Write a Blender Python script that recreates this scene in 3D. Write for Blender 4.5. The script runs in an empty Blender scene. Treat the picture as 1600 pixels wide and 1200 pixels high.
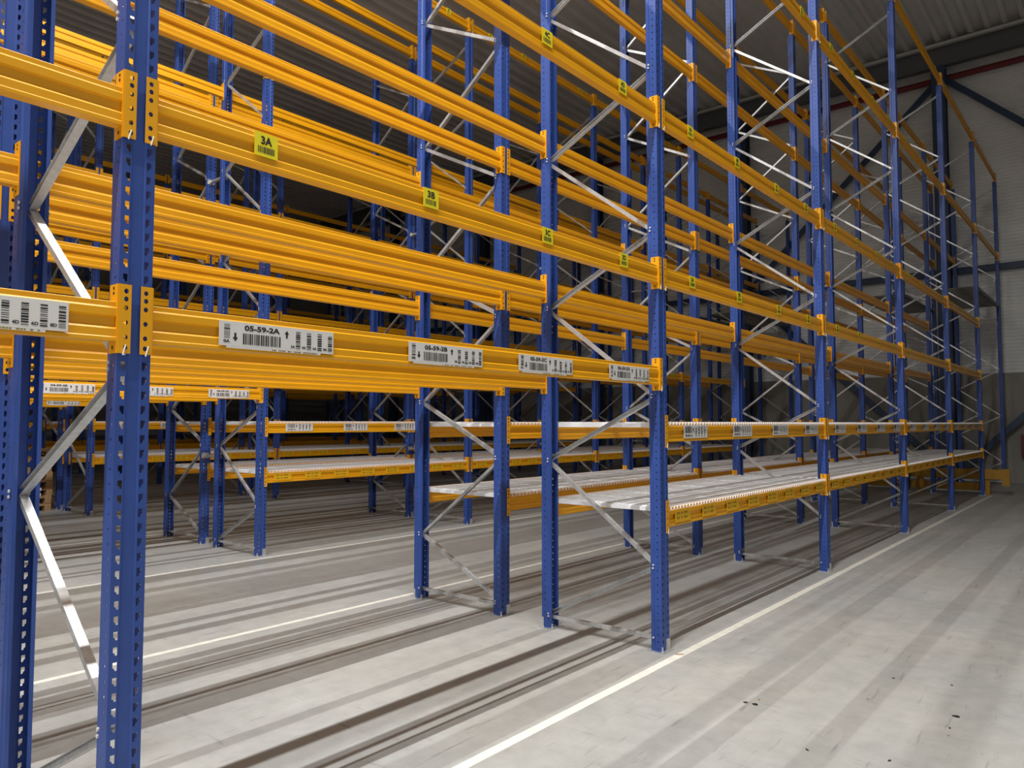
import bpy, bmesh, math, random
from mathutils import Matrix, Vector
random.seed(7)
S = bpy.context.scene
COL = S.collection

# ------------------------------------------------------------------ camera
cam_d = bpy.data.cameras.new('camera')
cam_d.sensor_fit = 'HORIZONTAL'; cam_d.sensor_width = 36.0
cam_d.lens = 1168.0 / 1600.0 * 36.0
cam_d.clip_start = 0.05; cam_d.clip_end = 200
cam = bpy.data.objects.new('camera', cam_d); COL.objects.link(cam)
R = Matrix(((0.769727369, 0.033294298, 0.637503935),
            (0.638372757, -0.040145091, -0.768679774),
            (0.0, 0.998639005, -0.0521549480)))
cam.matrix_world = Matrix.Translation((0, 0, 1.63)) @ R.to_4x4()
S.camera = cam

# ------------------------------------------------------------------ world, light, exposure
w = bpy.data.worlds.new('hall_air'); S.world = w; w.use_nodes = True
w.node_tree.nodes['Background'].inputs[0].default_value = (0.75, 0.85, 1.0, 1)
w.node_tree.nodes['Background'].inputs[1].default_value = 0.0
S.view_settings.view_transform = 'Standard'; S.view_settings.look = 'None'
S.view_settings.gamma = 1.0; S.view_settings.use_curve_mapping = False
S.view_settings.exposure = -0.50
S.cycles.max_bounces = 6; S.cycles.diffuse_bounces = 4; S.cycles.glossy_bounces = 3
S.cycles.sample_clamp_indirect = 6.0

def strip_light(name, x, y0, y1, z, power, spread=174, col=(1.0, 0.985, 0.955)):
    d = bpy.data.lights.new(name, 'AREA'); d.shape = 'RECTANGLE'
    d.size = 0.055; d.size_y = y1 - y0; d.energy = power; d.color = col; d.spread = math.radians(spread)
    o = bpy.data.objects.new(name, d); COL.objects.link(o)
    o.location = (x, (y0 + y1) / 2, z)
    return o
LIGHTS = [('aisle_light', -1.50, -7.0, 4.5, 10.4, 2080), ('aisle_light', -6.60, -5.0, 6.5, 10.4, 950)]
for a in LIGHTS:
    strip_light(*a)
    up = strip_light('added_roof_fill', a[1], a[2], a[3], a[4] + 0.10, a[5] * 0.09, 180)   # upward fill added to brighten the roof; the lamp housings are closed
    up.rotation_euler = (math.pi, 0, 0)

# ------------------------------------------------------------------ materials
def mat(name, col, rough=0.5, metal=0.0, noise=None, bump=None, emit=None, spec=0.5):
    m = bpy.data.materials.new(name); m.use_nodes = True
    nt = m.node_tree; b = nt.nodes['Principled BSDF']
    b.inputs['Base Color'].default_value = (*col, 1)
    b.inputs['Roughness'].default_value = rough; b.inputs['Metallic'].default_value = metal
    b.inputs['Specular IOR Level'].default_value = spec
    tc = nt.nodes.new('ShaderNodeTexCoord')
    if noise:
        sc, amt = noise
        n = nt.nodes.new('ShaderNodeTexNoise'); n.inputs['Scale'].default_value = sc; n.inputs['Detail'].default_value = 5
        nt.links.new(tc.outputs['Object'], n.inputs['Vector'])
        r = nt.nodes.new('ShaderNodeMapRange'); r.inputs[1].default_value = 0.3; r.inputs[2].default_value = 0.7
        r.inputs[3].default_value = 1 - amt; r.inputs[4].default_value = 1 + amt
        nt.links.new(n.outputs[0], r.inputs[0])
        mx = nt.nodes.new('ShaderNodeMix'); mx.data_type = 'RGBA'; mx.blend_type = 'MULTIPLY'; mx.inputs[0].default_value = 1
        mx.inputs[6].default_value = (*col, 1); nt.links.new(r.outputs[0], mx.inputs[7])
        nt.links.new(mx.outputs[2], b.inputs['Base Color'])
    if bump:
        sc, st = bump
        n = nt.nodes.new('ShaderNodeTexNoise'); n.inputs['Scale'].default_value = sc; n.inputs['Detail'].default_value = 4
        nt.links.new(tc.outputs['Object'], n.inputs['Vector'])
        bp = nt.nodes.new('ShaderNodeBump'); bp.inputs['Strength'].default_value = st; bp.inputs['Distance'].default_value = 0.01
        nt.links.new(n.outputs[0], bp.inputs['Height']); nt.links.new(bp.outputs[0], b.inputs['Normal'])
    if emit:
        b.inputs['Emission Color'].default_value = (*emit[0], 1); b.inputs['Emission Strength'].default_value = emit[1]
    return m

BLUE = mat('blue_powder_coat', (0.030, 0.078, 0.33), 0.42, noise=(6, 0.10))
YEL = mat('orange_yellow_powder_coat', (0.86, 0.40, 0.006), 0.36, noise=(3, 0.05))
GALV = mat('galvanised_steel', (0.62, 0.63, 0.64), 0.42, 0.65, noise=(40, 0.12))
WIRE = mat('zinc_wire', (0.90, 0.92, 0.95), 0.40, 0.0)
WHITE = mat('label_white', (0.80, 0.79, 0.78), 0.5)
BLACK = mat('print_black', (0.02, 0.02, 0.022), 0.6)
LYEL = mat('label_yellow', (0.92, 0.80, 0.02), 0.5)
STICK = mat('sticker_yellow', (0.90, 0.48, 0.008), 0.5)
STRIM = mat('sticker_print', (0.28, 0.20, 0.01), 0.6)
STEEL = mat('dark_blue_structural_paint', (0.035, 0.065, 0.13), 0.5, noise=(2, 0.1))
GREY = mat('dark_grey_steel', (0.13, 0.14, 0.155), 0.5)
SLAT = mat('weathered_grating', (0.20, 0.19, 0.17), 0.6)
WOOD = mat('raw_pallet_wood', (0.42, 0.26, 0.13), 0.8, noise=(9, 0.3))
RED = mat('dull_red_paint', (0.20, 0.025, 0.03), 0.5)
DARKRED = mat('cabinet_red', (0.13, 0.02, 0.025), 0.45)
LINE = mat('white_floor_paint', (0.78, 0.77, 0.70), 0.5, noise=(14, 0.10))
CLIP = mat('safety_pin_white', (0.75, 0.73, 0.70), 0.4)
GREYRIM = mat('light_grey_edge', (0.62, 0.64, 0.62), 0.5)
RAILY = mat('guard_yellow', (0.42, 0.22, 0.015), 0.55)

def floor_mat():
    m = bpy.data.materials.new('polished_concrete'); m.use_nodes = True
    nt = m.node_tree; b = nt.nodes['Principled BSDF']; L = nt.links
    tc = nt.nodes.new('ShaderNodeTexCoord')
    def noise(scale, det, mapping=None, rot=0):
        mp = nt.nodes.new('ShaderNodeMapping'); mp.inputs['Scale'].default_value = mapping or (1, 1, 1)
        mp.inputs['Rotation'].default_value = (0, 0, rot)
        L.new(tc.outputs['Object'], mp.inputs[0])
        n = nt.nodes.new('ShaderNodeTexNoise'); n.inputs['Scale'].default_value = scale; n.inputs['Detail'].default_value = det
        n.inputs['Roughness'].default_value = 0.65
        L.new(mp.outputs[0], n.inputs['Vector']); return n.outputs[0]
    def ramp(src, a, b_, lo, hi):
        r = nt.nodes.new('ShaderNodeMapRange'); r.clamp = True
        for i, v in zip((1, 2, 3, 4), (a, b_, lo, hi)): r.inputs[i].default_value = v
        L.new(src, r.inputs[0]); return r.outputs[0]
    def mul(a, c):
        q = nt.nodes.new('ShaderNodeMath'); q.operation = 'MULTIPLY'; L.new(a, q.inputs[0]); L.new(c, q.inputs[1]); return q.outputs[0]
    f = ramp(noise(0.6, 6), 0.3, 0.7, 0.86, 1.10)
    f = mul(f, ramp(noise(7, 8), 0.3, 0.7, 0.90, 1.08))
    f = mul(f, ramp(noise(5, 6, (1, 0.10, 1), 0.15), 0.30, 0.70, 0.93, 1.05))        # faint tone streaks along the aisle
    f = mul(f, ramp(noise(22, 7, (1, 0.10, 1), 0.9), 0.60, 0.70, 1.0, 0.66))         # scuffs
    f = mul(f, ramp(noise(28, 7, (0.12, 1, 1), 0.5), 0.61, 0.71, 1.0, 0.70))
    mx = nt.nodes.new('ShaderNodeMix'); mx.data_type = 'RGBA'; mx.blend_type = 'MULTIPLY'; mx.inputs[0].default_value = 1
    cr = nt.nodes.new('ShaderNodeMix'); cr.data_type = 'RGBA'
    cr.inputs[6].default_value = (0.42, 0.415, 0.39, 1); cr.inputs[7].default_value = (0.40, 0.41, 0.405, 1)
    L.new(ramp(noise(0.35, 3), 0.4, 0.6, 0, 1), cr.inputs[0])
    L.new(cr.outputs[2], mx.inputs[6]); L.new(f, mx.inputs[7]); L.new(mx.outputs[2], b.inputs['Base Color'])
    L.new(ramp(noise(3, 6), 0.3, 0.7, 0.38, 0.55), b.inputs['Roughness'])
    b.inputs['Specular IOR Level'].default_value = 0.4
    return m
FLOOR = floor_mat()
CONC = mat('precast_concrete', (0.30, 0.29, 0.265), 0.85, noise=(0.8, 0.12), bump=(20, 0.2))
CLAD = mat('grey_metal_cladding', (0.88, 0.90, 0.90), 0.5, 0.0, noise=(0.9, 0.1))  # colour noise stands in for blotchy reflections on the sheets
ROOF = mat('roof_sheet', (0.84, 0.84, 0.84), 0.6, noise=(0.5, 0.12))
WALLD = mat('plain_panel_wall', (0.34, 0.34, 0.33), 0.8, noise=(0.6, 0.08))

# ------------------------------------------------------------------ mesh helpers
class MB:
    def __init__(s): s.v = []; s.f = []; s.m = []; s.mats = []
    def mi(s, m):
        if m not in s.mats: s.mats.append(m)
        return s.mats.index(m)
    def face(s, pts, m):
        n = len(s.v); s.v += [tuple(p) for p in pts]; s.f.append(tuple(range(n, n + len(pts)))); s.m.append(s.mi(m))
    def box(s, a, b, m):
        x0, y0, z0 = a; x1, y1, z1 = b
        if x0 > x1: x0, x1 = x1, x0
        if y0 > y1: y0, y1 = y1, y0
        if z0 > z1: z0, z1 = z1, z0
        n = len(s.v)
        s.v += [(x0,y0,z0),(x1,y0,z0),(x1,y1,z0),(x0,y1,z0),(x0,y0,z1),(x1,y0,z1),(x1,y1,z1),(x0,y1,z1)]
        for q in ((0,3,2,1),(4,5,6,7),(0,1,5,4),(1,2,6,5),(2,3,7,6),(3,0,4,7)):
            s.f.append(tuple(n + i for i in q)); s.m.append(s.mi(m))
    def prism(s, prof, axis, t0, t1, m, caps=True):
        """closed 2-D profile swept along an axis: axis 'y' takes (x,z), 'x' takes (y,z), 'z' takes (x,y)"""
        def P(p, t): return {'y': (p[0], t, p[1]), 'x': (t, p[0], p[1]), 'z': (p[0], p[1], t)}[axis]
        n = len(s.v); k = len(prof)
        s.v += [P(p, t0) for p in prof] + [P(p, t1) for p in prof]
        for i in range(k):
            j = (i + 1) % k; s.f.append((n+i, n+j, n+k+j, n+k+i)); s.m.append(s.mi(m))
        if caps:
            s.f.append(tuple(n+i for i in reversed(range(k)))); s.f.append(tuple(n+k+i for i in range(k))); s.m += [s.mi(m)] * 2
    def bar(s, p, q, r, m, seg=4, up=Vector((0, 0, 1))):
        p, q = Vector(p), Vector(q); d = (q - p).normalized()
        if abs(d.dot(up)) > 0.95: up = Vector((1, 0, 0))
        a = d.cross(up).normalized(); b = a.cross(d)
        n = len(s.v)
        for c in (p, q):
            for i in range(seg):
                t = 2 * math.pi * (i + 0.5) / seg; s.v.append(tuple(c + a * (r * math.cos(t)) + b * (r * math.sin(t))))
        for i in range(seg):
            j = (i + 1) % seg; s.f.append((n+i, n+j, n+seg+j, n+seg+i)); s.m.append(s.mi(m))
        s.f.append(tuple(n+i for i in reversed(range(seg)))); s.f.append(tuple(n+seg+i for i in range(seg))); s.m += [s.mi(m)] * 2
    def channel(s, p, q, wd, dp, th, m, side):
        """open C section from p to q; 'side' is where the web looks"""
        p, q = Vector(p), Vector(q); d = (q - p).normalized()
        u = d.cross(Vector(side)).normalized(); n_ = u.cross(d).normalized()
        prof = [(-wd/2, 0), (wd/2, 0), (wd/2, -dp), (wd/2-th, -dp), (wd/2-th, -th), (-wd/2+th, -th), (-wd/2+th, -dp), (-wd/2, -dp)]
        n = len(s.v); k = 8
        for c in (p, q):
            for a, b in prof: s.v.append(tuple(c + u * a + n_ * b))
        for i in range(k):
            j = (i + 1) % k; s.f.append((n+i, n+j, n+k+j, n+k+i)); s.m.append(s.mi(m))
        for o in (0, k):
            for t in ((0,1,4,5),(1,2,3,4),(0,5,6,7)): s.f.append(tuple(n+o+i for i in t)); s.m.append(s.mi(m))
    def add(s, verts, faces, m, xf):
        n = len(s.v); s.v += [xf(v) for v in verts]
        for f in faces: s.f.append(tuple(n + i for i in f)); s.m.append(s.mi(m))
    def mesh(s, name, fix=True, weld=False, thick=None):
        me = bpy.data.meshes.new(name); me.from_pydata(s.v, [], s.f)
        for m in s.mats: me.materials.append(m)
        me.polygons.foreach_set('material_index', s.m)
        if fix or thick:
            bm = bmesh.new(); bm.from_mesh(me)
            if weld: bmesh.ops.remove_doubles(bm, verts=bm.verts, dist=1e-5)
            bmesh.ops.recalc_face_normals(bm, faces=bm.faces)
            if thick: bmesh.ops.solidify(bm, geom=bm.faces[:], thickness=thick)
            bm.to_mesh(me); bm.free()
        me.update(); return me

def obj(name, me, parent=None, loc=(0, 0, 0), rz=0.0):
    o = bpy.data.objects.new(name, me); COL.objects.link(o)
    o.location = loc; o.rotation_euler = (0, 0, rz)
    if parent: o.parent = parent
    return o
def tag(o, label, cat, group=None, kind=None):
    if label: o['label'] = label
    if cat: o['category'] = cat
    if group: o['group'] = group
    if kind: o['kind'] = kind
    return o
def struct(name, mb, label, cat, **k):
    return tag(obj(name, mb.mesh(name, **k)), label, cat, kind='structure')

# ------------------------------------------------------------------ lettering
_tc = {}
def text2d(s, bold=0.04):
    if s in _tc: return _tc[s]
    c = bpy.data.curves.new('lettering', 'FONT'); c.body = s; c.size = 1.0; c.offset = bold; c.resolution_u = 3
    o = bpy.data.objects.new('lettering', c); COL.objects.link(o)
    dg = bpy.context.evaluated_depsgraph_get(); dg.update()
    me = bpy.data.meshes.new_from_object(o.evaluated_get(dg))
    v = [tuple(x.co) for x in me.vertices]; f = [tuple(p.vertices) for p in me.polygons]
    bpy.data.meshes.remove(me); bpy.data.objects.remove(o); bpy.data.curves.remove(c)
    x0 = min(p[0] for p in v); x1 = max(p[0] for p in v); y0 = min(p[1] for p in v); y1 = max(p[1] for p in v)
    v = [((p[0]-x0)/(x1-x0), (p[1]-y0)/(y1-y0)) for p in v]
    _tc[s] = (v, f); return _tc[s]
def put_text(mb, s, y0, z0, wd, ht, x, m):
    v, f = text2d(s); mb.add(v, f, m, lambda p: (x, y0 + p[0]*wd, z0 + p[1]*ht))
def put_flat(mb, y0, z0, y1, z1, x, m): mb.face([(x,y0,z0),(x,y1,z0),(x,y1,z1),(x,y0,z1)], m)
def barcode(mb, y0, z0, y1, z1, x, n, across, rnd):
    """across: bars stand upright side by side; else they lie stacked"""
    t = y0 if across else z0; end = y1 if across else z1; u = (end - t) / n
    while t < end - u * 0.5:
        a = u * rnd.choice((0.5, 0.5, 1.0, 1.3)); a = min(a, end - t)
        if across: put_flat(mb, t, z0, t + a, z1, x, BLACK)
        else: put_flat(mb, y0, t, y1, t + a, x, BLACK)
        t += a + u * rnd.choice((0.5, 0.6, 1.0))
def arrow(mb, y, z, h, up, x):
    s = 1 if up else -1; w_ = h * 0.36
    mb.face([(x, y-w_*0.38, z-s*h/2), (x, y+w_*0.38, z-s*h/2), (x, y+w_*0.38, z+s*h*0.05), (x, y-w_*0.38, z+s*h*0.05)], BLACK)
    mb.face([(x, y-w_, z+s*h*0.03), (x, y+w_, z+s*h*0.03), (x, y, z+s*h/2)], BLACK)

def label_long(code, letter):
    mb = MB(); rnd = random.Random(code + letter); W, H, X = 0.52, 0.094, 0.0016
    mb.box((0, 0, 0), (0.001, W, H), WHITE)
    mb.box((0.0002, 0.03, -0.008), (0.0008, 0.455, 0.001), WHITE)
    y = 0.225
    while y < 0.44:
        a = rnd.uniform(0.004, 0.012); put_flat(mb, y, -0.0055, min(y + a, 0.44), -0.0015, 0.0011, STRIM); y += a + rnd.choice((0.002, 0.002, 0.012))
    barcode(mb, 0.020, 0.030, 0.044, 0.086, X, 12, False, rnd); put_text(mb, '0' + letter, 0.018, 0.012, 0.026, 0.012, X, BLACK)
    arrow(mb, 0.066, 0.035, 0.032, False, X)
    put_text(mb, code + '-2' + letter, 0.104, 0.062, 0.155, 0.022, X, BLACK)
    barcode(mb, 0.098, 0.010, 0.266, 0.052, X, 34, True, rnd)
    arrow(mb, 0.291, 0.064, 0.030, True, X)
    for i, n in enumerate('3468'):
        y = 0.334 + i * 0.0525
        barcode(mb, y, 0.010, y + 0.021, 0.080, X, 14, False, rnd)
        put_text(mb, n + letter, y - 0.024, 0.012, 0.020, 0.011, X, BLACK)
    return mb.mesh('label_strip', fix=False)
def label_mid(code, letter):
    mb = MB(); rnd = random.Random(code + letter); W, H, X = 0.41, 0.10, 0.0016
    mb.box((0, 0, 0), (0.001, W, H), WHITE)
    barcode(mb, 0.03, 0.040, 0.135, 0.090, X, 22, True, rnd)
    put_text(mb, code + '-1' + letter, 0.03, 0.012, 0.12, 0.018, X, BLACK)
    arrow(mb, 0.16, 0.065, 0.034, True, X)
    for i in range(4):
        y = 0.20 + i * 0.05
        barcode(mb, y, 0.030, y + 0.022, 0.090, X, 11, False, rnd)
        put_text(mb, '3468'[i] + letter, y, 0.012, 0.02, 0.011, X, BLACK)
    return mb.mesh('label_strip', fix=False)
def label_yellow(s):
    mb = MB(); rnd = random.Random(s); X = 0.0016
    mb.box((0, 0, 0), (0.001, 0.104, 0.094), LYEL)
    put_text(mb, s, 0.028, 0.048, 0.050, 0.034, X, BLACK)
    barcode(mb, 0.014, 0.014, 0.088, 0.040, X, 22, True, rnd)
    return mb.mesh('yellow_label', fix=False)
def sticker():
    mb = MB(); X = 0.0016
    mb.box((0, 0, 0), (0.001, 0.25, 0.098), STICK)
    for z in (0.060, 0.024):
        y = 0.03
        for wd in (0.055, 0.03, 0.07):
            for q in range(int(wd / 0.012)):
                put_flat(mb, y + q*0.012, z, y + q*0.012 + 0.008, z + 0.016, X, STRIM)
            y += wd + 0.014
    for a, b in ((0.012, 0.016), (0.234, 0.238)): put_flat(mb, a, 0.012, b, 0.086, X, LYEL)
    put_flat(mb, 0.012, 0.046, 0.238, 0.049, X, LYEL)
    return mb.mesh('load_sticker', fix=False)

# ------------------------------------------------------------------ rack parts
PW = 0.112            # upright width along the row
PD = 0.088            # upright depth
FH = 8.125            # frame height
PITCH = 3.745
DEPTH = 1.07
BL = PITCH - PW       # clear bay
def upright_mesh(h, holes=True):
    mb = MB(); a = PW / 2; u = 0.05; n = int(h / u) if holes else 1
    if not holes: u = h
    yc, g = 0.020, 0.004
    for i in range(n):
        z0, z1 = i * u, (i + 1) * u if i < n - 1 else h
        q = lambda *p: mb.face(p, BLUE)
        q((-g, -yc, z0), (-g, yc, z0), (-g, yc, z1), (-g, -yc, z1))
        for s in (-1, 1):
            q((-g, s*yc, z0), (0, s*(yc+0.004), z0), (0, s*(yc+0.004), z1), (-g, s*yc, z1))
            yi, yo = s * (yc + 0.004), s * a
            if holes:
                m_ = s * (yc + 0.008); w_ = s * 0.0145; b0, b1, bm_ = z0 + 0.010, z0 + 0.038, z0 + 0.021
                TL, TR = (0, m_, b1), (0, m_ + w_, b1); R1, R2 = (0, m_ + w_, bm_), (0, m_ + w_*0.62, bm_ - 0.004)
                BR, BLp = (0, m_ + w_*0.5, b0), (0, m_, b0)
                A, B, C_, D = (0, yi, z0), (0, yo, z0), (0, yo, z1), (0, yi, z1)
                q(A, BLp, TL, D); q(D, TL, TR, C_); q(C_, TR, R1, B); q(B, R1, R2); q(B, R2, BR); q(A, B, BR, BLp)
            else: q((0, yi, z0), (0, yo, z0), (0, yo, z1), (0, yi, z1))
            X = [(0, s*a), (-0.055, s*a), (-0.062, s*(a-0.006)), (-PD, s*(a-0.006)), (-PD, s*(a-0.022))]
            for j in range(4):
                p0, p1 = X[j], X[j+1]
                if j == 0 and holes:
                    c0, c1, r = -0.030, z0 + 0.025, 0.0042
                    H = [(c0-r, s*a, c1-r), (c0+r, s*a, c1-r), (c0+r, s*a, c1+r), (c0-r, s*a, c1+r)]
                    O = [(-0.055, s*a, z0), (0, s*a, z0), (0, s*a, z1), (-0.055, s*a, z1)]
                    for t in range(4): q(O[t], O[(t+1) % 4], H[(t+1) % 4], H[t])
                else: q((p0[0], p0[1], z0), (p1[0], p1[1], z0), (p1[0], p1[1], z1), (p0[0], p0[1], z1))
    return mb.mesh('upright', weld=True, thick=0.0022)
UP = upright_mesh(FH); UPLOW = upright_mesh(FH, False)

def node_list():
    f = [0.60 + 1.225*i for i in range(7)]; r = [0.11 + 1.225*i for i in range(7)]
    pts = []
    for i in range(7): pts += [('r', r[i]), ('f', f[i])]
    return [p for p in pts if p[1] < FH - 0.1]
NODES = node_list()
def brace_points(mirror):
    """zigzag bolted inside the uprights: 'f' is the aisle face, 'r' the face at the back-to-back gap"""
    xf, xr = -0.045, -DEPTH + 0.045
    P = [((xf if s == 'f' else xr), z) for s, z in NODES]
    segs = [((xf, 0.10), (xr, 0.10))] + list(zip(P[:-1], P[1:]))
    return segs
_br = {}
def brace_mesh(a, b):
    k = (round(a[0]-b[0], 3), round(a[1]-b[1], 3))
    if k not in _br:
        mb = MB(); d = Vector((b[0]-a[0], 0, b[1]-a[1])); L = d.length; d.normalize(); flat = abs(d.z) < 0.1
        # shorten a little so that neighbours meet at the bolt side by side
        p, q_ = d * 0.012, Vector((b[0]-a[0], 0, b[1]-a[1])) - d * 0.012
        if not flat and d.x * d.z > 0:      # every second diagonal is bolted with its open side to the walkway
            o_ = Vector((0, 0.017, 0)); mb.channel(p + o_, q_ + o_, 0.030, 0.034, 0.0025, GALV, (0, 1, 0))
        else: mb.channel(p, q_, 0.034, 0.026, 0.0025, GALV, (0, 0, 1) if flat else (1, 0, 0))
        for e in (p + d*0.01, q_ - d*0.01):
            for s_ in (-1, 1): mb.bar(e + Vector((0, s_*0.0555, 0)), e + Vector((0, s_*0.061, 0)), 0.007, CLIP, 6)
        _br[k] = mb.mesh('brace')
    return _br[k]
def foot_mesh():
    mb = MB(); mb.box((-0.115, -0.075, 0), (0.022, 0.075, 0.006), GALV)
    mb.box((-0.02, 0.012, 0.006), (0.004, PW/2 + 0.003, 0.085), GALV)
    for x, y in ((0.008, -0.062), (-0.105, 0.06)):
        mb.bar((x, y, 0.0), (x, y, 0.045), 0.006, GALV, 6); mb.bar((x, y, 0.006), (x, y, 0.018), 0.012, GALV, 6)
    return mb.mesh('foot_plate')
FOOT = foot_mesh()

def far_frame_mesh():
    mb = MB(); a = PW / 2
    for x0, x1 in ((-PD, 0), (-DEPTH, -DEPTH + PD)):
        mb.prism([(x0, -a), (x1, -a), (x1, a), (x0, a)], 'z', 0, FH, BLUE)
        mb.box((x0-0.02, -0.075, 0), (x1+0.02, 0.075, 0.006), GALV)
    for p, q in brace_points(False): mb.channel((p[0], 0, p[1]), (q[0], 0, q[1]), 0.03, 0.026, 0.003, GALV, (0, 0, 1) if abs(p[1]-q[1]) < .1 else (1, 0, 0))
    return mb.mesh('upright_frame')
FARF = far_frame_mesh()

BP = [(-0.001, 0.0), (0.0, 0.001), (0.0, 0.012), (-0.003, 0.0155), (-0.003, 0.041), (-0.0125, 0.052), (-0.0125, 0.080), (-0.003, 0.086),
      (-0.003, 0.111), (-0.008, 0.117), (-0.008, 0.133), (-0.010, 0.135)]
BP = BP + [(-0.050 - x, z) for x, z in reversed(BP)]
def beam_mesh():
    mb = MB(); mb.prism(BP, 'y', 0.003, BL - 0.003, YEL); return mb.mesh('rack_beam')
BEAM = beam_mesh()
def connector_mesh(s):
    """plate that hooks over the corner of an upright; s=-1 hooks towards -y"""
    mb = MB(); zb, zt = -0.040, 0.195
    mb.box((-0.058, 0 if s < 0 else -0.004, zb), (0.0045, 0.004 if s < 0 else 0, zt), YEL)      # side leaf
    for z in (-0.020, 0.165, 0.182): mb.box((-0.032, -0.0048, z-0.005), (-0.022, 0.0048, z+0.005), BLACK)
    y0, y1 = (-0.040, 0.0) if s < 0 else (0.0, 0.040)
    cs = [0.0, 0.030, 0.052, 0.082, 0.135, 0.185, 0.215, 0.235]    # hook openings up the leaf
    zc = [zb + 0.02, zb + 0.055, zb + 0.105, zb + 0.155, zb + 0.185, zb + 0.212]
    edges = [zb] + [(p + q) / 2 for p, q in zip(zc[:-1], zc[1:])] + [zt]
    cy = (y0 + y1) / 2 + s * 0.003
    X = 0.0045
    for c, e0, e1 in zip(zc, edges[:-1], edges[1:]):
        r = 0.0080
        H = [(X, cy + r*math.cos(t*math.pi/4 + math.pi/8), c + r*1.15*math.sin(t*math.pi/4 + math.pi/8)) for t in range(8)]
        ym, zm = (y0 + y1) / 2, (e0 + e1) / 2
        O = [(X, y1, zm), (X, y1, e1), (X, ym, e1), (X, y0, e1), (X, y0, zm), (X, y0, e0), (X, ym, e0), (X, y1, e0)]
        O = [O[0], O[1], O[2], O[3], O[4], O[5], O[6], O[7]]
        for t in range(8):
            mb.face([O[t], O[(t+1) % 8], H[(t+1) % 8], H[t]], YEL)
    me = mb.mesh('end_connector')
    bm = bmesh.new(); bm.from_mesh(me)
    fl = [f for f in bm.faces if all(abs(v.co.x - X) < 1e-6 for v in f.verts) and len(f.verts) == 4 and f.calc_area() < 0.002 and f.material_index == 0 and abs(f.normal.x) > .9
          and not all(abs(v.co.z - zb) < 1e-6 or abs(v.co.z - zt) < 1e-6 for v in f.verts)]
    r = bmesh.ops.extrude_face_region(bm, geom=fl)
    bmesh.ops.translate(bm, vec=(0.0035, 0, 0), verts=[g for g in r['geom'] if isinstance(g, bmesh.types.BMVert)])
    bmesh.ops.recalc_face_normals(bm, faces=bm.faces)
    bm.to_mesh(me); bm.free()
    return me
CON = {-1: connector_mesh(-1), 1: connector_mesh(1)}
def pin_mesh(s):
    mb = MB(); y = s * 0.018
    mb.bar((0.009, y + 0.006, -0.012), (0.012, y - 0.004, -0.046), 0.0028, CLIP, 6); mb.bar((0.009, y + 0.006, -0.012), (0.004, y + 0.006, -0.012), 0.0028, CLIP, 6)
    return mb.mesh('safety_pin')
PIN = {-1: pin_mesh(-1), 1: pin_mesh(1)}

def deck_mesh(L, D):
    """wire deck panel: welded wires whose ends turn down over both beams, on flared support channels"""
    mb = MB(); r = 0.0037
    n = int(L / 0.048)
    for i in range(n):
        y = (i + 0.5) * L / n
        for p, q in (((0.006, y), (-D - 0.006, y)),):
            mb.bar((p[0], y, 0), (q[0], y, 0), r, WIRE, 4)
            mb.bar((0.006, y, 0.003), (0.0075, y - 0.012, -0.018), r, WIRE, 4); mb.bar((-D-0.006, y, 0.003), (-D-0.008, y, -0.026), r, WIRE, 4)
    m_ = 12
    for j in range(m_ + 1):
        x = -0.02 - (D - 0.04) * j / m_
        mb.bar((x, 0.002, r * 1.6), (x, L - 0.002, r * 1.6), r, WIRE, 4)
    mb.bar((0.008, 0.002, -0.016), (0.008, L - 0.002, -0.016), r * .7, WIRE, 4)
    for y in (0.012, L/2, L - 0.012):
        mb.channel((-0.055, y, -0.004), (-D + 0.055, y, -0.004), 0.045, 0.030, 0.0025, WIRE, (0, 0, 1))
    return mb.mesh('wire_deck', fix=False)
DL = (BL - 0.03) / 4
DECK = deck_mesh(DL - 0.006, DEPTH)

# ------------------------------------------------------------------ rack layout
ORD = ['nearest', 'second', 'third', 'fourth', 'fifth', 'sixth', 'seventh', 'eighth', 'ninth', 'tenth']
NTH = ['first', 'second', 'third', 'fourth', 'fifth', 'sixth', 'seventh', 'eighth', 'ninth']
#      x of the aisle face, way the aisle face looks, first frame y, height offset
ROWS = [(-2.62, 1, 4.88, 0.0), (-5.225, -1, 4.92, 0.0), (-8.28, 1, 5.17, 0.012), (-10.76, -1, 5.19, 0.012), (-14.2, 1, 5.46, 0.02),
        (-16.68, -1, 5.48, 0.02), (-20.0, 1, 5.68, 0.02), (-22.48, -1, 5.70, 0.02), (-25.8, 1, 5.9, 0.02), (-28.28, -1, 5.92, 0.02)]
HIGH = [(2.605, 'third'), (3.805, 'fourth'), (5.97, 'fifth'), (8.125, 'topmost')]
LV_WALK = [(1.865, 'lowest')] + HIGH
LV_BAY = [(0.835, 'lowest'), (1.452, 'second')] + HIGH
LV_END = [(5.97, 'lowest'), (8.125, 'topmost')]
BAYN = {-2: 'bay beside the camera', -1: 'open walkway bay', 0: 'first decked bay', 1: 'second decked bay', 2: 'third decked bay', 3: 'fourth decked bay', 4: 'end bay by far wall'}
_lab = {}
def lab(fn, *a):
    k = (fn.__name__,) + a
    if k not in _lab: _lab[k] = fn(*a)
    return _lab[k]
CODE = {0: '05', 2: '04', 4: '03'}

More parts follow.
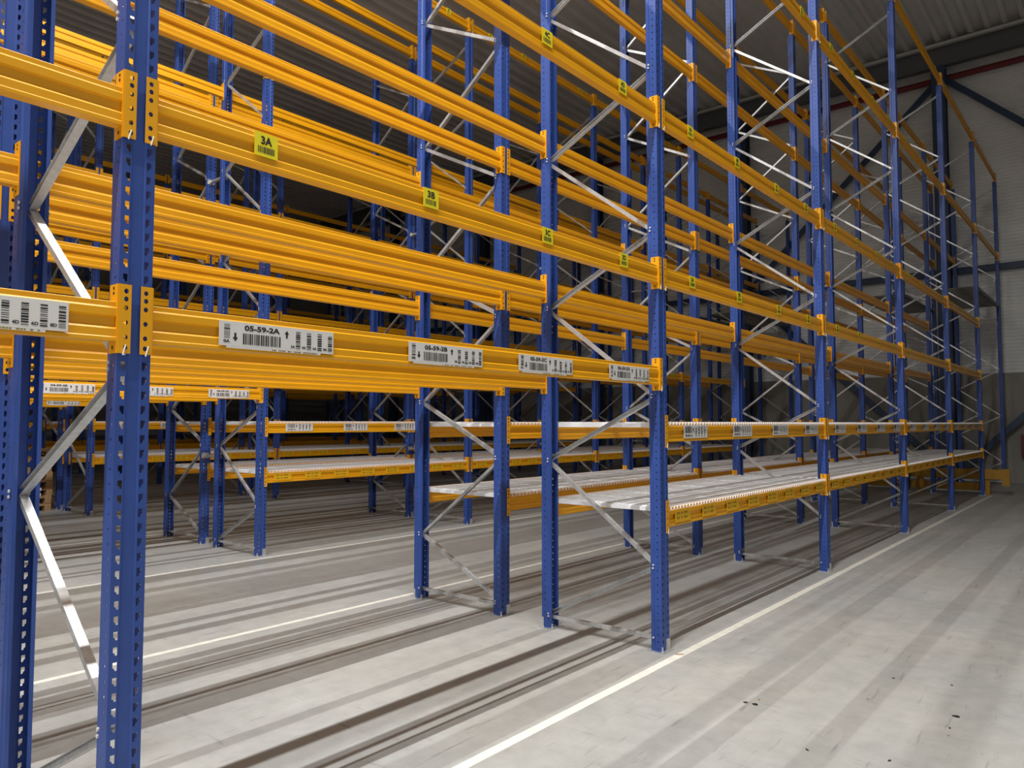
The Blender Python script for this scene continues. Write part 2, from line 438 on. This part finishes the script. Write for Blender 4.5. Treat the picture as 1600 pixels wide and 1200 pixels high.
def make_frame(ri, k, x, y, rz, lbl, near):
    if ri < 6:
        t = bpy.data.objects.new('upright_frame', None); COL.objects.link(t); t.location = (x, y, 0); t.rotation_euler = (0, 0, rz)
        obj('upright', UP, t); obj('upright', UP, t, (-DEPTH, 0, 0), math.pi)
        for a, b in brace_points(False): obj('brace', brace_mesh(a, b), t, (a[0], 0, a[1]))
        obj('foot_plate', FOOT, t); obj('foot_plate', FOOT, t, (-DEPTH, 0, 0), math.pi)
    else:
        t = obj('upright_frame', FARF, None, (x, y, 0), rz)
    tag(t, lbl, 'rack frame', 'blue upright frames of the pallet racks')
    return t

def make_beam(x, y, z, rz, lbl, ri, k, zb, side):
    """origin at the end nearer -y in local space, beam bottom"""
    t = obj('rack_beam', BEAM, None, (x, y, z), rz)
    tag(t, lbl, 'rack beam', 'orange-yellow load beams of the pallet racks', 'thing')
    obj('end_connector', CON[-1], t, (0, 0, 0)); obj('end_connector', CON[1], t, (0, BL, 0))
    if ri < 3 and side == 'aisle':
        obj('safety_pin', PIN[-1], t, (0, 0, 0)); obj('safety_pin', PIN[1], t, (0, BL, 0))
    if side == 'aisle' and ri in CODE:
        code = CODE[ri]
        if zb == 1.865:
            c = code + ('-59' if k == -1 else '-60')
            for L, yy in zip('ABCD', (0.306, 1.258, 2.080, 3.017)):
                obj('location_label', lab(label_long, c, L), t, (0.001, yy - PW/2, 0.017))
        elif zb == 1.452:
            c = code + '-' + str(58 - k)
            for i, L in enumerate('ABCD'):
                obj('location_label', lab(label_mid, c, L), t, (0.001, 0.255 + i*0.91, 0.022))['label'] = 'white barcode label'
        elif zb == 0.835:
            for i in range(8): obj('load_sticker', lab(sticker), t, (0.001, 0.10 + i*0.455, 0.020))['label'] = 'yellow printed sticker'
        elif zb in (2.605, 3.805, 5.97, 8.125) and k < 4:
            n = {2.605: '3', 3.805: '4', 5.97: '6', 8.125: '8'}[zb]
            for L, yy in zip('ABCD', (0.438, 1.347, 2.300, 3.16)):
                obj('location_label', lab(label_yellow, n + L), t, (0.001, yy - PW/2, 0.040))['label'] = 'bright yellow ' + n + L + ' label'
    return t

stuff = MB()
def far_beam(x, y, z, s, ri):
    if ri < 6: stuff.prism([(x + s*a, z + b) for a, b in BP], 'y', y, y + BL, YEL)
    else: stuff.box((x, y, z), (x - s*0.05, y + BL, z + 0.135), YEL)
    for yy in (y - 0.04, y + BL - 0.004): stuff.box((x + s*0.005, yy, z - 0.04), (x - s*0.004, yy + 0.044, z + 0.195), YEL)
for ri, (xf, sg, y0, dz) in enumerate(ROWS):
    row = ORD[ri] + ' rack row'
    kmin = -2 if ri < 2 else (-1 if ri < 6 else 0)
    rz = 0.0 if sg > 0 else math.pi
    for k in range(kmin, 6):
        yk = y0 + PITCH * k
        make_frame(ri, k, xf, yk, rz, 'blue perforated upright frame with grey braces, %s, %s frame counted from the camera' % (row, NTH[k - kmin]), True)
    for k in range(kmin, 5):
        yk = y0 + PITCH * k
        lv = LV_WALK if k < 0 else (LV_BAY if k < 4 else LV_END)
        if ri > 3 and k == -1: lv = LV_WALK
        for zb, ln in lv:
            z = zb + 0.040 + dz
            for side in ('aisle', 'gap'):
                fs = sg if side == 'aisle' else -sg               # way this beam's face looks
                x = xf if side == 'aisle' else xf - sg * DEPTH
                if ri > 4 or (ri == 4 and not (zb < 2 and side == 'aisle' and k < 3)): far_beam(x, yk + PW/2, z, fs, ri); continue
                lbl = 'yellow beam on %s side of %s, %s level, %s' % (side, row, ln, BAYN[k])
                if fs > 0: make_beam(x, yk + PW/2, z, 0.0, lbl, ri, k, zb, side)
                else: make_beam(x, yk + PITCH - PW/2, z, math.pi, lbl, ri, k, zb, side)
            if (0 <= k < 4 and zb < 2):
                if ri >= 6: continue
                for i in range(4):
                    yy = yk + PW/2 + 0.015 + DL * i
                    zt = z + 0.135 + 0.0045
                    o = obj('wire_deck', DECK, None, (xf, yy, zt), 0.0) if sg > 0 else obj('wire_deck', DECK, None, (xf + DEPTH, yy, zt), 0.0)
                    tag(o, 'wire mesh deck panel %s from camera, %s, %s level, %s' % (NTH[i], BAYN[k], ln, row), 'wire deck', 'galvanised wire decks on the low rack levels')
tag(obj('rack_beam_mass', stuff.mesh('rack_beam_mass')), 'yellow rack beams receding into darkness behind the fourth rack row', 'rack beams', kind='stuff')

# slatted grating panels between the last two frames
def grating_mesh():
    mb = MB()
    for x in (-0.03, -DEPTH + 0.09): mb.box((x, 0, -0.05), (x - 0.06, BL, -0.006), GREY)
    n = 22
    for i in range(n):
        y = 0.02 + (BL - 0.04) * i / (n - 1); mb.box((-0.01, y - 0.05, -0.006), (-DEPTH + 0.01, y + 0.035, 0.012), SLAT)
    return mb.mesh('grating')
GRAT = grating_mesh()
for ri in range(4):
    xf, sg, y0, dz = ROWS[ri]
    tag(obj('grating_panel', GRAT, None, (xf if sg > 0 else xf + DEPTH, y0 + PITCH*4 + PW/2, 4.76)), 'dark slatted grating between the last two frames of the %s rack row' % ORD[ri], 'grating', 'slatted gratings in the end bays')

# back-to-back ties between third and fourth row
for k in range(-1, 5):
    for z, nm in ((1.19, 'low'), (4.95, 'high')):
        mb = MB(); xa, xb = ROWS[2][0] - DEPTH, ROWS[3][0] + DEPTH
        mb.box((xb, -0.02, -0.015), (xa, 0.02, 0.015), GALV)
        for x in (xa, xb): mb.box((x - 0.004, -0.05, -0.035), (x + 0.004, 0.05, 0.035), GALV)
        tag(obj('row_spacer', mb.mesh('row_spacer'), None, (0, ROWS[2][2] + PITCH*k, z)),
            '%s steel tie between third and fourth rack rows, %s frame counted from the camera' % (nm, NTH[k+1]), 'row spacer', 'ties between back-to-back racks')

# ------------------------------------------------------------------ building shell
XL, XR, YB, YF, ZC = -33.0, 5.5, -9.0, 24.45, 12.6
mb = MB(); mb.box((XL, YB, -0.15), (XR, YF, 0), FLOOR); struct('floor', mb, 'pale grey polished concrete warehouse floor', 'floor')
def paint_line(n, x, wd, lbl):
    mb = MB(); mb.box((x - wd/2, YB + 0.1, 0.0), (x + wd/2, 20.1, 0.0012), LINE)
    tag(obj('floor_marking_%d' % n, mb.mesh('floor_marking')), lbl, 'floor marking', kind='structure')
paint_line(1, -2.505, 0.062, 'white painted line in front of the nearest rack row')
paint_line(2, -5.36, 0.055, 'white painted line behind the second rack row')
paint_line(3, -8.13, 0.055, 'white painted line in front of the third rack row')
paint_line(4, -11.05, 0.055, 'white painted line behind the fourth rack row')
paint_line(5, -14.05, 0.055, 'white painted line in front of the fifth rack row')

# trapezoidal roof sheet, ribs along the rows
mb = MB(); p = 0.40; prof = []
x = XL
while x < XR - 0.3:
    prof += [(x, ZC), (x + 0.21, ZC), (x + 0.25, ZC - 0.15), (x + 0.36, ZC - 0.15)]; x += p
prof += [(XR, ZC), (XR, ZC + 0.1), (XL, ZC + 0.1)]
mb.prism(prof, 'y', YB, YF, ROOF); struct('ceiling', mb, 'dark ribbed steel roof sheets high above the racks', 'ceiling')

# far wall: concrete plinth, ribbed cladding above
mb = MB(); mb.box((XL, YF, 0), (XR, YF + 0.2, 3.0), CONC)
x = XL
struct('wall_plinth', mb, 'dark concrete lower part of the far wall', 'wall')
mb = MB(); prof = [(YF + 0.2, 3.0)]; z = 3.0; i = 0
prof.append((YF + 0.02, 3.0))
while z < ZC - 0.01:
    prof += [(YF, z + 0.01), (YF, z + 0.065), (YF + 0.022, z + 0.080), (YF + 0.022, z + 0.095)]; z += 0.1
prof += [(YF + 0.02, ZC), (YF + 0.2, ZC)]
mb.prism(prof, 'x', XL, XR, CLAD); struct('wall_far', mb, 'pale grey horizontally ribbed metal cladding on far wall', 'wall')
for nm, a, b in (('wall_left', (XL - .2, YB, 0), (XL, YF, ZC)), ('wall_right', (XR, YB, 0), (XR + .2, YF, ZC)), ('wall_back', (XL, YB - .2, 0), (XR, YB, ZC))):
    mb = MB(); mb.box(a, b, WALLD); struct(nm, mb, 'plain grey %s wall of the warehouse' % nm[5:], 'wall')

# steel frame of the hall
def ibeam(mb, p, q, h, wd, m, side):
    p, q = Vector(p), Vector(q); d = (q - p).normalized(); n_ = Vector(side); u = d.cross(n_).normalized()
    def slab(c, hu, hn):
        n = len(mb.v)
        for e in (p, q):
            for a, b in ((-1,-1),(1,-1),(1,1),(-1,1)): mb.v.append(tuple(e + u*(c[0] + a*hu) + n_*(c[1] + b*hn)))
        for f in ((0,3,2,1),(4,5,6,7),(0,1,5,4),(1,2,6,5),(2,3,7,6),(3,0,4,7)): mb.f.append(tuple(n+i for i in f)); mb.m.append(mb.mi(m))
    t = 0.016
    slab((0, 0), t/2, h/2 - t); slab((0, h/2 - t/2), wd/2, t/2); slab((0, -h/2 + t/2), wd/2, t/2)
CX = [-27.06, -21.27, -15.5, -9.72, -3.93, 1.86]
for i, cx in enumerate(CX):
    mb = MB(); ibeam(mb, (cx, 23.8, 0), (cx, 23.8, 11.75), 0.34, 0.34, STEEL, (0, 1, 0)); mb.box((cx - .22, 23.58, 0), (cx + .22, 24.02, 0.02), STEEL)
    tag(obj('steel_column', mb.mesh('steel_column')), ('dark blue steel column by far wall, ' + ['fifth', 'fourth', 'third', 'second', 'nearest', 'outermost'][i] + ' one counted from the open aisle').replace('outermost one counted from', 'beyond'), 'column', 'steel columns along the far wall', 'structure')
n = 0
mb = MB(); mb.box((XL, 24.20, 5.85), (XR, 24.40, 6.02), STEEL)
tag(obj('beam_rail', mb.mesh('beam_rail')), 'dark horizontal steel rail across the far wall cladding', 'steel rail', None, 'structure')
for i, (a, b) in enumerate([(CX[4], CX[5]), (CX[4], CX[3])]):
    sd = 'right' if i == 0 else 'left'
    for z0, z1, nm in ((0.15, 5.85, 'lower'), (11.6, 6.05, 'upper')):
        mb = MB(); mb.channel((a, 24.12, z0), (b, 24.12, z1), 0.16, 0.07, 0.012, STEEL, (0, -1, 0))
        tag(obj('diagonal_brace', mb.mesh('diagonal_brace')), '%s dark steel diagonal brace on far wall, %s of nearest column' % (nm, sd), 'brace', None, 'structure')
mb = MB(); ibeam(mb, (XL, 23.8, 12.08), (XR, 23.8, 12.08), 0.66, 0.20, GREY, (0, 0, 1)); mb.box((XL, 23.58, 12.30), (XR, 23.70, 12.38), GREYRIM)
tag(obj('roof_beam', mb.mesh('roof_beam')), 'deep dark grey roof girder along the far wall', 'roof girder', None, 'structure')
mb = MB(); mb.bar((XL, 24.2, 11.55), (XR, 24.2, 11.55), 0.085, RED, 10)
tag(obj('red_pipe', mb.mesh('red_pipe')), 'dull red sprinkler pipe running high along the far wall', 'pipe')
for yy, nm in ():
    mb = MB(); ibeam(mb, (XL, yy, 12.25), (XR, yy, 12.25), 0.40, 0.18, GREY, (0, 0, 1))
    tag(obj('roof_beam', mb.mesh('roof_beam')), 'dark grey roof girder, %s in from the far wall' % nm, 'roof girder', None, 'structure')

# lamp housings above the strips of light
for (nm, x, y0, y1, z, pw), t in zip(LIGHTS, ('open aisle', 'aisle between second and third rack rows')):
    n = int((y1 - y0) / 1.6)
    for i in range(n):
        mb = MB(); a = y0 + (y1 - y0) * i / n; L = (y1 - y0) / n - 0.03
        mb.prism([(-0.05, 0.008), (0.05, 0.008), (0.035, 0.075), (-0.035, 0.075)], 'y', 0, L, WHITE)
        for yy in (0.3, L - 0.3): mb.bar((0, yy, 0.07), (0, yy, ZC - z), 0.004, GREY, 4)
        tag(obj('linear_lamp', mb.mesh('linear_lamp'), None, (x, a, z)), 'white linear ceiling lamp %d over the %s' % (i + 1, t), 'lamp', 'linear lamps over the aisles')

# end guard at the far end of the first rack
g = bpy.data.objects.new('end_guard', None); COL.objects.link(g); g.location = (-2.6, 20.02, 0)
tag(g, 'yellow steel rack end guard rail standing on floor before the far wall', 'guard rail')
mb = MB(); mb.prism([(-0.05, 0.36), (0.0, 0.36), (0.0, 0.40), (-0.02, 0.43), (-0.02, 0.48), (0.0, 0.51), (0.0, 0.58), (-0.05, 0.58)], 'x', -2.95, 0.44, RAILY); obj('top_rail', mb.mesh('top_rail'), g)
mb = MB(); mb.prism([(-0.05, 0.10), (0.0, 0.10), (0.0, 0.27), (-0.05, 0.27)], 'x', -2.7, -0.1, RAILY); obj('low_rail', mb.mesh('low_rail'), g)
for xx in (-2.7, -1.35, 0.0):
    mb = MB(); mb.box((xx - 0.06, -0.0, 0.012), (xx + 0.06, 0.09, 0.585), RAILY); mb.box((xx - 0.1, -0.06, 0), (xx + 0.1, 0.14, 0.012), RAILY); obj('post', mb.mesh('post'), g)
mb = MB(); mb.box((0.30, -0.06, 0.22), (0.45, 0.0, 0.60), RAILY); obj('end_plate', mb.mesh('end_plate'), g)

# hose cabinet on the far wall
c = bpy.data.objects.new('hose_cabinet', None); COL.objects.link(c); c.location = (-2.0, 24.45, 0.70)
tag(c, 'dark red wall cabinet on the concrete wall at right edge', 'cabinet')
mb = MB(); mb.box((-0.33, -0.20, 0), (0.33, 0, 0.62), DARKRED); obj('body', mb.mesh('body'), c)
mb = MB(); mb.box((-0.29, -0.215, 0.04), (0.29, -0.2, 0.58), DARKRED); d = obj('door', mb.mesh('door'), c)
mb = MB(); mb.box((-0.26, -0.235, 0.28), (-0.22, -0.215, 0.36), GREYRIM); obj('handle', mb.mesh('handle'), d)

# pallets under the sixth row
def pallet_mesh():
    mb = MB()
    for i in range(3):
        y = i * 0.35
        mb.box((0, y, 0), (1.2, y + 0.1, 0.022), WOOD)
        for j in range(3): mb.box((j * 0.5275, y, 0.022), (j * 0.5275 + 0.145, y + 0.1, 0.10), WOOD)
    for j in range(3): mb.box((j * 0.5275, 0, 0.10), (j * 0.5275 + 0.145, 0.8, 0.122), WOOD)
    for i in range(5): mb.box((0, i * 0.17, 0.122), (1.2, i * 0.17 + 0.12, 0.144), WOOD)
    return mb.mesh('wooden_pallet')
PAL = pallet_mesh()
for s_, (px, py, n) in enumerate(((-16.78, 4.54, 8),)):
    for i in range(n):
        o = obj('wooden_pallet', PAL, None, (px + random.uniform(-.02, .02), py + random.uniform(-.03, .03), i * 0.144 + 0.0002*i))
        tag(o, 'brown wooden pallet in stack beyond the open walkway, %s up from the floor' % NTH[i], 'pallet', 'stacked wooden pallets')

# scraps lying on the aisle floor
scr = [(1062, 1023, .09), (1165, 1098, .035), (1180, 1101, .045), (1186, 1094, .03), (1261, 1172, .03), (1396, 1060, .02), (1356, 1093, .02), (1484, 1138, .03), (1495, 1120, .05), (1482, 1150, .02), (1390, 1189, .025), (1487, 1071, .02)]
for i, (px, py, sz) in enumerate(scr):
    d = R @ Vector((px - 800, 600 - py, -1168.0)); t = -1.63 / d.z
    cx, cy = d.x * t, d.y * t
    mb = MB(); rn = random.Random(i); k = 7; sz *= 0.8; a0 = rn.uniform(0, 6.28)
    asp = 0.25 if i == 0 else rn.uniform(.35, .8)
    pts = [(sz*.6*rn.uniform(.6, 1)*math.cos(a0 + 6.283*j/k), sz*.6*asp*rn.uniform(.6, 1)*math.sin(a0 + 6.283*j/k)) for j in range(k)]
    mb.prism(pts, 'z', 0, 0.004, BLACK if i % 3 else WOOD)
    tag(obj('floor_scrap', mb.mesh('floor_scrap'), None, (cx, cy, 0.0002), rn.uniform(0, 3)), 'small dark scrap of debris on the open aisle floor', 'debris', 'dark scraps on the aisle floor')
